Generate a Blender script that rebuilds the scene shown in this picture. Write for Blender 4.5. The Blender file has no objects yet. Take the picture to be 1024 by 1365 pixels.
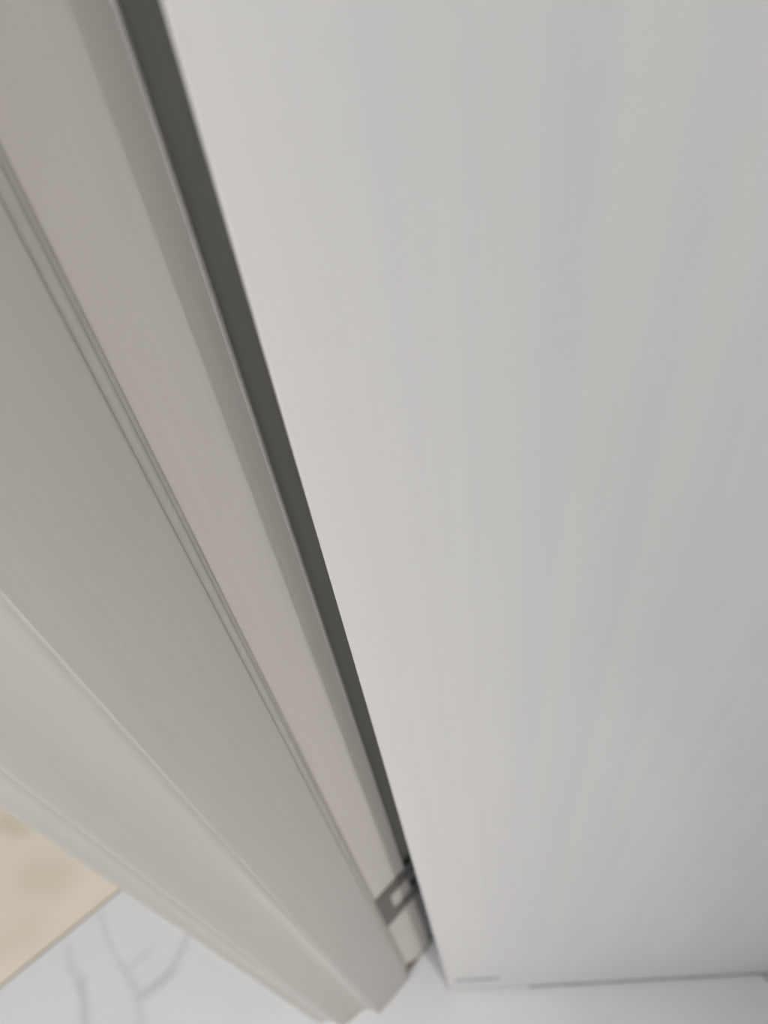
import bpy, bmesh, math
from mathutils import Matrix, Vector

# ------------------------------------------------------------------ camera
S = bpy.context.scene
COL = S.collection
cam_d = bpy.data.cameras.new('camera')
cam = bpy.data.objects.new('camera', cam_d)
COL.objects.link(cam)
R_, U_, B_ = (0.698071, 0.707335, -0.111234), (-0.497416, 0.590798, 0.635243), (0.515047, -0.388116, 0.76426)
CAM = (0.20145, -0.05209, 1.25)
cam.matrix_world = Matrix(((R_[0], U_[0], B_[0], CAM[0]), (R_[1], U_[1], B_[1], CAM[1]), (R_[2], U_[2], B_[2], CAM[2]), (0, 0, 0, 1)))
cam_d.sensor_fit = 'VERTICAL'
cam_d.sensor_height = 36.0
cam_d.lens = 36.0 * 1010.0 / 1365.0
cam_d.clip_start = 0.01
cam_d.dof.use_dof = True
cam_d.dof.focus_distance = 0.30
cam_d.dof.aperture_fstop = 7.0
S.camera = cam

# ------------------------------------------------------------------ world, exposure
w = bpy.data.worlds.new('world')
S.world = w
w.use_nodes = True
w.node_tree.nodes['Background'].inputs[0].default_value = (0.8, 0.9, 1.0, 1)
w.node_tree.nodes['Background'].inputs[1].default_value = 0.3
vs = S.view_settings
vs.view_transform = 'Standard'
vs.look = 'None'
vs.gamma = 1.0
vs.use_curve_mapping = False
vs.exposure = 0.06

# ------------------------------------------------------------------ helpers
def lin(r, g, b):
    f = lambda c: (c / 255.0 / 12.92) if c / 255.0 <= 0.04045 else ((c / 255.0 + 0.055) / 1.055) ** 2.4
    return (f(r), f(g), f(b), 1.0)


def new_mat(name, col, rough=0.5, spec=0.5, metal=0.0):
    m = bpy.data.materials.new(name)
    m.use_nodes = True
    b = m.node_tree.nodes['Principled BSDF']
    b.inputs['Base Color'].default_value = col
    b.inputs['Roughness'].default_value = rough
    b.inputs['Metallic'].default_value = metal
    b.inputs['Specular IOR Level'].default_value = spec
    return m, m.node_tree, b


def grain_mat(name, col_a, col_b, scale, rough, bump=0.02, detail=3.0):
    """painted or laminate wood: noise stretched along the length of the board"""
    m, nt, b = new_mat(name, col_a, rough)
    N, L = nt.nodes, nt.links
    tc = N.new('ShaderNodeTexCoord')
    mp = N.new('ShaderNodeMapping')
    mp.inputs['Scale'].default_value = scale
    nz = N.new('ShaderNodeTexNoise')
    nz.inputs['Scale'].default_value = 1.0
    nz.inputs['Detail'].default_value = detail
    nz.inputs['Roughness'].default_value = 0.55
    rp = N.new('ShaderNodeValToRGB')
    rp.color_ramp.elements[0].position = 0.35
    rp.color_ramp.elements[0].color = col_b
    rp.color_ramp.elements[1].position = 0.6
    rp.color_ramp.elements[1].color = col_a
    bp = N.new('ShaderNodeBump')
    bp.inputs['Strength'].default_value = bump
    bp.inputs['Distance'].default_value = 0.002
    L.new(tc.outputs['Object'], mp.inputs['Vector'])
    L.new(mp.outputs[0], nz.inputs['Vector'])
    L.new(nz.outputs['Fac'], rp.inputs['Fac'])
    L.new(rp.outputs['Color'], b.inputs['Base Color'])
    L.new(nz.outputs['Fac'], bp.inputs['Height'])
    L.new(bp.outputs['Normal'], b.inputs['Normal'])
    return m


def noise_mat(name, col_a, col_b, scale, rough, detail=4.0, bump=0.0, metal=0.0):
    m, nt, b = new_mat(name, col_a, rough, 0.5, metal)
    N, L = nt.nodes, nt.links
    tc = N.new('ShaderNodeTexCoord')
    nz = N.new('ShaderNodeTexNoise')
    nz.inputs['Scale'].default_value = scale
    nz.inputs['Detail'].default_value = detail
    rp = N.new('ShaderNodeValToRGB')
    rp.color_ramp.elements[0].position = 0.35
    rp.color_ramp.elements[0].color = col_b
    rp.color_ramp.elements[1].position = 0.65
    rp.color_ramp.elements[1].color = col_a
    L.new(tc.outputs['Object'], nz.inputs['Vector'])
    L.new(nz.outputs['Fac'], rp.inputs['Fac'])
    L.new(rp.outputs['Color'], b.inputs['Base Color'])
    if bump:
        bp = N.new('ShaderNodeBump')
        bp.inputs['Strength'].default_value = bump
        bp.inputs['Distance'].default_value = 0.002
        L.new(nz.outputs['Fac'], bp.inputs['Height'])
        L.new(bp.outputs['Normal'], b.inputs['Normal'])
    return m


def marble_mat(name, base, vein, segs, width, warp, rough):
    """polished marble: cloudy ground, a few veins that wander along drawn paths"""
    m, nt, b = new_mat(name, base, rough)
    N, L = nt.nodes, nt.links
    geo = N.new('ShaderNodeNewGeometry')
    nz = N.new('ShaderNodeTexNoise')
    nz.inputs['Scale'].default_value = 14.0
    nz.inputs['Detail'].default_value = 3.0
    L.new(geo.outputs['Position'], nz.inputs['Vector'])
    sub = N.new('ShaderNodeVectorMath'); sub.operation = 'SUBTRACT'
    sub.inputs[1].default_value = (0.5, 0.5, 0.5)
    L.new(nz.outputs['Color'], sub.inputs[0])
    sc = N.new('ShaderNodeVectorMath'); sc.operation = 'SCALE'
    sc.inputs['Scale'].default_value = warp
    L.new(sub.outputs[0], sc.inputs[0])
    add = N.new('ShaderNodeVectorMath'); add.operation = 'ADD'
    L.new(geo.outputs['Position'], add.inputs[0]); L.new(sc.outputs[0], add.inputs[1])
    flat = N.new('ShaderNodeVectorMath'); flat.operation = 'MULTIPLY'
    flat.inputs[1].default_value = (1, 1, 0)
    L.new(add.outputs[0], flat.inputs[0])
    acc = None
    for (ax, ay, bx, by, wd, st) in segs:
        bax, bay = bx - ax, by - ay
        l2 = bax * bax + bay * bay
        pa = N.new('ShaderNodeVectorMath'); pa.operation = 'SUBTRACT'
        pa.inputs[1].default_value = (ax, ay, 0)
        L.new(flat.outputs[0], pa.inputs[0])
        dt = N.new('ShaderNodeVectorMath'); dt.operation = 'DOT_PRODUCT'
        dt.inputs[1].default_value = (bax / l2, bay / l2, 0)
        L.new(pa.outputs[0], dt.inputs[0])
        cl = N.new('ShaderNodeClamp'); L.new(dt.outputs['Value'], cl.inputs['Value'])
        pr = N.new('ShaderNodeVectorMath'); pr.operation = 'SCALE'
        pr.inputs[0].default_value = (bax, bay, 0)
        L.new(cl.outputs[0], pr.inputs['Scale'])
        ds = N.new('ShaderNodeVectorMath'); ds.operation = 'DISTANCE'
        L.new(pa.outputs[0], ds.inputs[0]); L.new(pr.outputs[0], ds.inputs[1])
        mr = N.new('ShaderNodeMapRange'); mr.interpolation_type = 'SMOOTHSTEP'
        mr.inputs['From Min'].default_value = 0.0
        mr.inputs['From Max'].default_value = wd * width
        mr.inputs['To Min'].default_value = st
        mr.inputs['To Max'].default_value = 0.0
        L.new(ds.outputs['Value'], mr.inputs['Value'])
        if acc is None:
            acc = mr.outputs[0]
        else:
            mx = N.new('ShaderNodeMath'); mx.operation = 'MAXIMUM'
            L.new(acc, mx.inputs[0]); L.new(mr.outputs[0], mx.inputs[1])
            acc = mx.outputs[0]
    cloud = N.new('ShaderNodeTexNoise')
    cloud.inputs['Scale'].default_value = 5.0
    cloud.inputs['Detail'].default_value = 5.0
    L.new(geo.outputs['Position'], cloud.inputs['Vector'])
    cr = N.new('ShaderNodeMapRange')
    cr.inputs['From Min'].default_value = 0.45; cr.inputs['From Max'].default_value = 0.75
    cr.inputs['To Min'].default_value = 0.0; cr.inputs['To Max'].default_value = 0.22
    L.new(cloud.outputs['Fac'], cr.inputs['Value'])
    sm = N.new('ShaderNodeMath'); sm.operation = 'ADD'; sm.use_clamp = True
    L.new(cr.outputs[0], sm.inputs[0])
    if acc is not None:
        L.new(acc, sm.inputs[1])
    else:
        sm.inputs[1].default_value = 0.0
    mix = N.new('ShaderNodeMix'); mix.data_type = 'RGBA'
    mix.inputs['A'].default_value = base
    mix.inputs['B'].default_value = vein
    L.new(sm.outputs[0], mix.inputs['Factor'])
    L.new(mix.outputs['Result'], b.inputs['Base Color'])
    return m


def link(name, me, mat, parent=None):
    o = bpy.data.objects.new(name, me)
    COL.objects.link(o)
    if mat is not None:
        me.materials.append(mat)
    o.parent = parent
    return o


def prism(name, pts, a0, a1, mat, parent=None, axis='z', smooth=True):
    """outline in plan pulled along z (or, for axis 'x', outline (z-drop, y) pulled along x)"""
    bm = bmesh.new()
    def P(p, a):
        return (p[0], p[1], a) if axis == 'z' else (a, p[1], p[0])
    lo = [bm.verts.new(P(p, a0)) for p in pts]
    hi = [bm.verts.new(P(p, a1)) for p in pts]
    n = len(pts)
    side = []
    for i in range(n):
        j = (i + 1) % n
        side.append(bm.faces.new((lo[i], lo[j], hi[j], hi[i])))
    bm.faces.new(lo[::-1])
    bm.faces.new(hi)
    bmesh.ops.recalc_face_normals(bm, faces=bm.faces)
    me = bpy.data.meshes.new(name)
    bm.to_mesh(me)
    bm.free()
    if smooth:
        for f in me.polygons:
            f.use_smooth = True
        me.set_sharp_from_angle(angle=math.radians(40))
    o = link(name, me, mat, parent)
    if smooth:
        wn = o.modifiers.new('weighted_normals', 'WEIGHTED_NORMAL')
        wn.weight = 100
        wn.keep_sharp = True
    return o


def box(name, x0, x1, y0, y1, z0, z1, mat, parent=None, bev=0.0, seg=2):
    bm = bmesh.new()
    bmesh.ops.create_cube(bm, size=1.0)
    for v in bm.verts:
        v.co = Vector(((x0 + x1) / 2 + v.co.x * (x1 - x0), (y0 + y1) / 2 + v.co.y * (y1 - y0), (z0 + z1) / 2 + v.co.z * (z1 - z0)))
    if bev:
        bmesh.ops.bevel(bm, geom=list(bm.edges), offset=bev, segments=seg, profile=0.5, affect='EDGES')
    me = bpy.data.meshes.new(name)
    bm.to_mesh(me)
    bm.free()
    return link(name, me, mat, parent)


def cyl(name, x, y, z0, z1, r, mat, parent=None, seg=32, bev=0.0):
    bm = bmesh.new()
    bmesh.ops.create_cone(bm, cap_ends=True, segments=seg, radius1=r, radius2=r, depth=z1 - z0)
    bmesh.ops.translate(bm, verts=bm.verts, vec=(x, y, (z0 + z1) / 2))
    if bev:
        ed = [e for e in bm.edges if abs(e.verts[0].co.z - e.verts[1].co.z) < 1e-7]
        bmesh.ops.bevel(bm, geom=ed, offset=bev, segments=3, profile=0.5, affect='EDGES')
    me = bpy.data.meshes.new(name)
    bm.to_mesh(me)
    bm.free()
    for f in me.polygons:
        f.use_smooth = True
    me.set_sharp_from_angle(angle=math.radians(40))
    return link(name, me, mat, parent)


def empty(name, loc, rz=0.0, parent=None):
    o = bpy.data.objects.new(name, None)
    o.empty_display_size = 0.05
    COL.objects.link(o)
    o.location = loc
    o.rotation_euler = (0, 0, rz)
    o.parent = parent
    return o


def tag(o, label, cat=None, kind=None, group=None):
    o['label'] = label
    if cat: o['category'] = cat
    if kind: o['kind'] = kind
    if group: o['group'] = group
    return o


def arc(cx, cy, r, a0, a1, n):
    return [(cx + r * math.cos(math.radians(a0 + (a1 - a0) * i / n)), cy + r * math.sin(math.radians(a0 + (a1 - a0) * i / n))) for i in range(n + 1)]


def mm(pts):
    return [(x / 1000.0, y / 1000.0) for x, y in pts]


def spline(pts, n=6):
    """Catmull-Rom through the points"""
    out = []
    P = [pts[0]] + list(pts) + [pts[-1]]
    for i in range(1, len(P) - 2):
        for k in range(n):
            t = k / n
            q = []
            for d in (0, 1):
                a, b, c, e = P[i - 1][d], P[i][d], P[i + 1][d], P[i + 2][d]
                q.append(0.5 * (2 * b + (c - a) * t + (2 * a - 5 * b + 4 * c - e) * t * t + (3 * b - a - 3 * c + e) * t ** 3))
            out.append(tuple(q))
    out.append(pts[-1])
    return out

# ------------------------------------------------------------------ materials
M_PLASTER = noise_mat('white_plaster', lin(196, 198, 198), lin(191, 193, 193), 18.0, 0.8, bump=0.05)
M_CEIL = noise_mat('ceiling_paint', lin(226, 228, 230), lin(222, 224, 226), 12.0, 0.85)
M_DOOR = grain_mat('white_door_laminate', lin(227, 226, 225), lin(224, 223, 223), (70, 70, 1.0), 0.38, 0.01)
M_JAMB = grain_mat('beige_white_jamb_laminate', lin(225, 221, 215), lin(222, 218, 212), (260, 260, 6), 0.45, 0.03)
M_STOP = grain_mat('grey_white_stop_laminate', lin(189, 187, 183), lin(186, 184, 180), (300, 300, 6), 0.45, 0.03)
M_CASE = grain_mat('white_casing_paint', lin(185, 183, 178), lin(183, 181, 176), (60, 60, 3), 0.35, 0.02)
M_SEAL = noise_mat('greenish_grey_seal_rubber', lin(208, 205, 198), lin(203, 200, 193), 60.0, 0.6)
M_STEEL = noise_mat('dark_grey_hinge_steel', lin(120, 118, 115), lin(112, 110, 107), 200.0, 0.5, metal=0.3)
M_SCREW = noise_mat('screw_steel', lin(150, 148, 145), lin(140, 138, 135), 200.0, 0.4, metal=0.8)
M_EDGE_HIGHLIGHT = noise_mat('pale_edge_highlight', lin(212, 210, 206), lin(208, 206, 202), 80.0, 0.35)
M_RAW = noise_mat('raw_brown_wood', lin(128, 112, 98), lin(108, 92, 80), 90.0, 0.8)
M_CAULK = noise_mat('dirty_sealant', lin(150, 142, 132), lin(130, 122, 112), 70.0, 0.7)
M_SLOT = noise_mat('dark_seam', lin(24, 23, 22), lin(18, 17, 17), 80.0, 0.7)
M_STRIP = noise_mat('grey_foot_shade', lin(150, 149, 147), lin(138, 137, 135), 60.0, 0.7)
M_GROUT = noise_mat('grout', lin(140, 132, 122), lin(126, 119, 110), 50.0, 0.9)
VE = [(-.394, -.334, -.345, -.348, .010, .5), (-.345, -.348, -.299, -.362, .014, .8), (-.299, -.362, -.2, -.40, .016, .6),
      (-.4006, -.276, -.325, -.288, .008, .45), (-.325, -.288, -.263, -.294, .010, .6), (-.263, -.294, -.23, -.31, .012, .4),
      (-.263, -.294, -.259, -.243, .012, .8), (-.259, -.243, -.275, -.198, .012, .6), (-.308, -.285, -.3046, -.247, .012, .35),
      (.10, -.55, .45, -.95, .03, .5), (.45, -.95, .7, -.8, .02, .5), (.5, -.2, .9, .1, .02, .5)]
M_MARBLE = marble_mat('white_veined_marble', lin(203, 205, 208), lin(178, 181, 185), VE, 1.15, 0.03, 0.22)
VC = [(-.50, -.30, -.535, -.325, .05, .45), (-.62, -.31, -.66, -.325, .03, .8), (-.46, -.36, -.5, -.45, .04, .3), (-.8, -.6, -1.1, -.4, .04, .5)]
M_CREAM = marble_mat('cream_marble', lin(211, 201, 187), lin(192, 183, 164), VC, 1.0, 0.05, 0.2)
M_LAMP = new_mat('lamp_housing', lin(235, 235, 233), 0.4)[0]


def glow_mat(name, col, s):
    m, nt, b = new_mat(name, lin(240, 240, 238), 0.5)
    b.inputs['Emission Color'].default_value = col
    b.inputs['Emission Strength'].default_value = s
    return m

# ------------------------------------------------------------------ the setting: floor of marble slabs
floor = box('floor', -1.35, 3.7, -2.75, 2.0, -0.09, -0.003, M_GROUT)
tag(floor, 'polished marble floor with one cream slab beside white veined slabs', 'floor', 'structure')
TA = math.radians(-5.1)
TX, TY = -0.4113, -0.2422          # a point on the joint between the cream and the white slab


def slab(x0, x1, y0, y1, mat, label=None):
    g = 0.0018
    o = box('slab', x0 + g, x1 - g, y0 + g, y1 - g, -0.018, 0.0, mat, floor, 0.0006, 1)
    o.location = (TX, TY, 0)
    o.rotation_euler = (0, 0, TA)
    if label:
        o['label'] = label
    return o


for j in range(-1, 2):
    y0 = -0.95 + j * 1.6
    slab(-0.9, 0.0, y0, y0 + 1.6, M_CREAM, 'cream mottled marble slab')
    slab(0.0, 1.6, y0, y0 + 1.6, M_MARBLE, 'white marble slab with grey veins')
    slab(1.6, 3.2, y0, y0 + 1.6, M_MARBLE)
    slab(3.2, 4.0, y0, y0 + 1.6, M_MARBLE)

# ------------------------------------------------------------------ the setting: walls and ceiling
OW, OH = 1.50, 2.10              # clear opening between the stops, widened to let the downlight through
WY0, WY1 = -0.058, 0.049         # the wall the doorway stands in
XL, XR, YF, YB, CH = -1.1, 3.4, -2.5, 1.7, 2.62
tag(box('wall_doorway_near', XL, -0.035, WY0, WY1, 0, CH, M_PLASTER), 'white plaster wall behind the casing beside the hinged jamb', 'wall', 'structure')
tag(box('wall_doorway_far', OW + 0.035, XR, WY0, WY1, 0, CH, M_PLASTER), 'white plaster wall on the latch side of the doorway', 'wall', 'structure')
tag(box('wall_doorway_top', -0.035, OW + 0.035, WY0, WY1, OH + 0.035, CH, M_PLASTER), 'white plaster wall above the doorway', 'wall', 'structure')
tag(box('wall_left', XL - 0.1, XL, YF - 0.1, YB + 0.1, 0, CH, M_PLASTER), 'white plaster side wall along the cream floor slabs', 'wall', 'structure')
tag(box('wall_right', XR, XR + 0.1, YF - 0.1, YB + 0.1, 0, CH, M_PLASTER), 'white plaster side wall facing the hinged jamb', 'wall', 'structure')
tag(box('wall_front', XL, XR, YF - 0.1, YF, 0, CH, M_PLASTER), 'white plaster end wall of the room with the casing', 'wall', 'structure')
tag(box('wall_back', XL, XR, YB, YB + 0.1, 0, CH, M_PLASTER), 'white plaster end wall of the room the door opens into', 'wall', 'structure')
tag(box('ceiling', XL - 0.1, XR + 0.1, YF - 0.1, YB + 0.1, CH, CH + 0.1, M_CEIL), 'white painted ceiling', 'ceiling', 'structure')

# ------------------------------------------------------------------ the door frame
frame = empty('trim_1', (0, 0, 0))
tag(frame, 'white door frame with rebated jamb, grey seal and rounded casing', 'door frame', 'structure')
RB, RE = -8.0, 51.4              # rebate face, far end of the rebate (mm)
jamb = [(-35, -60), (-8, -60)] + [(RB, 0)] + arc(RB - 1.6, RE - 1.6, 1.6, 0, 90, 6) + [(-35, RE)]
stop = [(RB, -60.5)] + arc(-1.2, -59.3, 1.2, -90, 0, 5) + arc(-1.5, -1.5, 1.5, 0, 90, 5) + [(RB, 0)]
seal = [(RB, 0.0), (-3.2, 0.0)] + arc(-5.2, 2.6, 2.3, 60, -10, 6)[::-1] + [(-5.4, 5.2), (-5.6, 6.0), (-6.6, 7.4), (RB, 7.8)]
case_front = [(-2.0, -60.5), (-3.0, -61.2)] + spline([(-5.0, -61.6), (-11.0, -63.0), (-16.5, -67.0), (-20.5, -75), (-23.2, -88), (-24.5, -103)], 5) + \
    [(-24.8, -105.5), (-25.3, -107.0), (-26.3, -108.0), (-27.6, -108.5)] + spline([(-31, -109.3), (-39, -111.6), (-45.5, -115.5), (-48.6, -120), (-49.4, -124)], 5) + \
    [(-49.8, -126.0), (-50.8, -127.2), (-52.5, -127.8), (-60, -128.6)] + arc(-100, -124, 5, -90, -180, 5) + [(-105, -60.5)]
case_back = [(-14, RE)] + arc(-16, 70, 2, 0, 90, 5) + [(-60, 72)] + arc(-81, 68, 4, 90, 180, 5) + [(-85, RE)]


def mir(pts):
    return [(OW * 1000 - x, y) for x, y in pts][::-1]


def head(pts):
    return [(OH * 1000 - x, y) for x, y in pts]


Z0 = 0.0025
for pts, nm, mt, top in ((jamb, 'jamb', M_JAMB, OH + 0.035), (stop, 'door_stop', M_STOP, OH), (seal, 'seal', M_SEAL, OH), (case_front, 'casing', M_CASE, OH + 0.105), (case_back, 'casing', M_CASE, OH + 0.085)):
    z0 = Z0 if nm != 'seal' else 0.036
    prism(nm, mm(pts), z0, top, mt, frame)
    prism(nm, mm(mir(pts)), z0, top, mt, frame)
    e = {'jamb': 0.008, 'door_stop': 0.0, 'seal': 0.008, 'casing': 0.015}[nm]
    prism(nm, mm(head(pts)), -e + (0.03 if nm == 'none' else 0.0), OW + e, mt, frame, axis='x')
prism('raw_edge', [(0.0, 0.002), (0.0, 0.026), (0.008, 0.021), (0.02, 0.013), (0.034, 0.0085), (0.04, 0.002)], RB / 1000 - 0.0005, RB / 1000 + 0.0018, M_RAW, frame, axis='x', smooth=False)['label'] = 'bare brown chipped foot of the jamb'
prism('edge_highlight', mm(arc(RB - 1.6, RE - 1.6, 2.0, -35, 100, 10) + arc(RB - 1.6, RE - 1.6, 1.2, 100, -35, 10)), Z0, OH + 0.008, M_EDGE_HIGHLIGHT, frame)  # paler sliver over the arris, its highlight put into the colour
prism('sealant_line', mm([(-34, -59), (0.6, -61.3), (0.6, 0.3), (-7.0, 0.8), (-7.0, 52.0), (-34, 51)]), 0.0, 0.0028, M_CAULK, frame)
prism('sealant_line', mm([(-104, -127), (-60, -129.2), (-50.3, -127.6), (-48.4, -120), (-45, -115), (-38, -111.6), (-25.8, -108.2), (-24, -104), (-20, -75), (-16, -66.5), (-5, -61.6), (-104, -61)]), 0.0, 0.0028, M_CAULK, frame)

# hinge: the outer leaf with its cut-out lies on the rebate, the inner leaf is on the door's edge
HZ0, HZ1 = 0.284, 0.400
CZ0, CZ1 = 0.313, 0.370
CY = 0.0236
BX, BY = 0.0005, 0.079           # barrel


def plate(name, cells, x0, x1, mat, parent):
    bm = bmesh.new()
    ys = sorted({c for r in cells for c in r[:2]})
    zs = sorted({c for r in cells for c in r[2:]})
    def inside(y, z):
        return any(a < y < b and c < z < d for a, b, c, d in cells)
    V = {}
    def v(x, y, z):
        k = (round(x, 6), round(y, 6), round(z, 6))
        if k not in V:
            V[k] = bm.verts.new(k)
        return V[k]
    for i in range(len(ys) - 1):
        for j in range(len(zs) - 1):
            a, b, c, d = ys[i], ys[i + 1], zs[j], zs[j + 1]
            if not inside((a + b) / 2, (c + d) / 2):
                continue
            bm.faces.new((v(x1, a, c), v(x1, b, c), v(x1, b, d), v(x1, a, d)))
            bm.faces.new((v(x0, a, d), v(x0, b, d), v(x0, b, c), v(x0, a, c)))
            for (p, q, r, s, yy, zz) in ((a, c, b, c, (a + b) / 2, c - 1e-4), (b, c, b, d, b + 1e-4, (c + d) / 2), (b, d, a, d, (a + b) / 2, d + 1e-4), (a, d, a, c, a - 1e-4, (c + d) / 2)):
                if not inside(yy, zz):
                    bm.faces.new((v(x0, p, q), v(x0, r, s), v(x1, r, s), v(x1, p, q)))
    bmesh.ops.recalc_face_normals(bm, faces=bm.faces)
    me = bpy.data.meshes.new(name)
    bm.to_mesh(me)
    bm.free()
    return link(name, me, mat, parent)


leaf = plate('hinge', [(0.0012, CY, HZ0, HZ1), (CY, 0.076, HZ0, CZ0), (CY, 0.076, CZ1, HZ1)], RB / 1000, RB / 1000 + 0.0022, M_STEEL, frame)
leaf['label'] = 'dark grey steel hinge leaf with a rectangular cut-out'
cyl('barrel', BX - 0.002, BY, HZ0, HZ1, 0.006, M_STEEL, leaf, 24, 0.001)
for z in (HZ0 + 0.018, (HZ0 + HZ1) / 2, HZ1 - 0.018):
    bm = bmesh.new()
    bmesh.ops.create_cone(bm, cap_ends=True, segments=16, radius1=0.004, radius2=0.0028, depth=0.0008)
    bmesh.ops.rotate(bm, verts=bm.verts, cent=(0, 0, 0), matrix=Matrix.Rotation(math.radians(90), 3, 'Y'))
    bmesh.ops.translate(bm, verts=bm.verts, vec=(RB / 1000 + 0.0024, 0.012, z))
    me = bpy.data.meshes.new('screw')
    bm.to_mesh(me)
    bm.free()
    link('screw', me, M_STEEL, leaf)

# ------------------------------------------------------------------ the door, open into the far room
DA = math.atan2(319.9, 295.1)
DZ0, DZ1, DT, DW = 0.007, 2.085, 0.040, 1.18
door = empty('door_1', (0.0528, 0.0290, 0.0), DA)
tag(door, 'white wood-grain laminate door standing half open beside its frame', 'door', 'structure')
box('door_leaf', 0, DW, 0, DT, DZ0, DZ1, M_DOOR, door, 0.0012, 2)
slot = box('seam', 0.0105, 0.068, -0.0003, 0.002, -0.003, 0.003, M_SLOT, door, 0.0003, 1)
slot.location = (0, 0, 0.0855)
slot.rotation_euler = (0, -math.radians(0.5), 0)
slot['label'] = 'thin dark slit near the bottom of the door'
strip = box('foot_shade_strip', 0.11, DW - 0.02, -0.0016, 0.004, 0.0015, 0.0072, M_STRIP, door, 0.0008, 1)  # contact shadow under the door, painted in as a grey strip
strip['label'] = 'thin dark strip standing in for shade along the foot of the door'
inner = box('hinge_leaf', -0.0022, 0.0, 0.006, 0.0725, CZ0 + 0.001, CZ1 - 0.001, M_STEEL, door, 0.0004, 1)

# the second hinge of the same kind, high on the jamb above the picture
DZ = 1.45
up = leaf.copy()
COL.objects.link(up)
up.location.z += DZ
for ch in list(leaf.children):
    c = ch.copy()
    COL.objects.link(c)
    c.parent = up
inner_up = inner.copy()
COL.objects.link(inner_up)
inner_up.location.z += DZ

# ------------------------------------------------------------------ lamps
def ceiling_lamp(name, x, y, r, power, col, label, glow):
    t = empty(name, (x, y, CH))
    tag(t, label, 'ceiling lamp')
    bm = bmesh.new()
    prof = [(r + 0.012, 0.0), (r + 0.012, -0.022), (r + 0.006, -0.03), (r, -0.03), (r, -0.0)]
    n = 48
    rings = [[bm.verts.new((p[0] * math.cos(2 * math.pi * i / n), p[0] * math.sin(2 * math.pi * i / n), p[1])) for i in range(n)] for p in prof]
    for a in range(len(prof)):
        b = (a + 1) % len(prof)
        for i in range(n):
            j = (i + 1) % n
            bm.faces.new((rings[a][i], rings[a][j], rings[b][j], rings[b][i]))
    bmesh.ops.recalc_face_normals(bm, faces=bm.faces)
    me = bpy.data.meshes.new('housing')
    bm.to_mesh(me)
    bm.free()
    link('housing', me, M_LAMP, t)
    cyl('diffuser', 0, 0, -0.026, -0.012, r - 0.0005, glow_mat(name + '_diffuser', col, glow), t, 48, 0.003)
    ld = bpy.data.lights.new(name + '_light', 'AREA')
    ld.shape = 'DISK'
    ld.size = 2 * r
    ld.energy = power
    ld.color = col[:3]
    lo = bpy.data.objects.new('lamp_light', ld)
    COL.objects.link(lo)
    lo.parent = t
    lo.location = (0, 0, -0.035)


ceiling_lamp('downlight', 1.75, -0.172, 0.05, 54.0, (1.0, 0.94, 0.88, 1), 'small round white ceiling downlight close to the doorway wall', 6.0)
ceiling_lamp('ceiling_light', 0.12, -0.95, 0.20, 20.0, (1.0, 0.985, 0.965, 1), 'large round white ceiling light in the middle of the room', 6.0)
ceiling_lamp('ceiling_light', 1.45, 0.95, 0.15, 2.0, (0.95, 0.98, 1.0, 1), 'added fill light on the ceiling of the room the door opens into', 6.0)  # unseen lamp, added to brighten the floor under the door
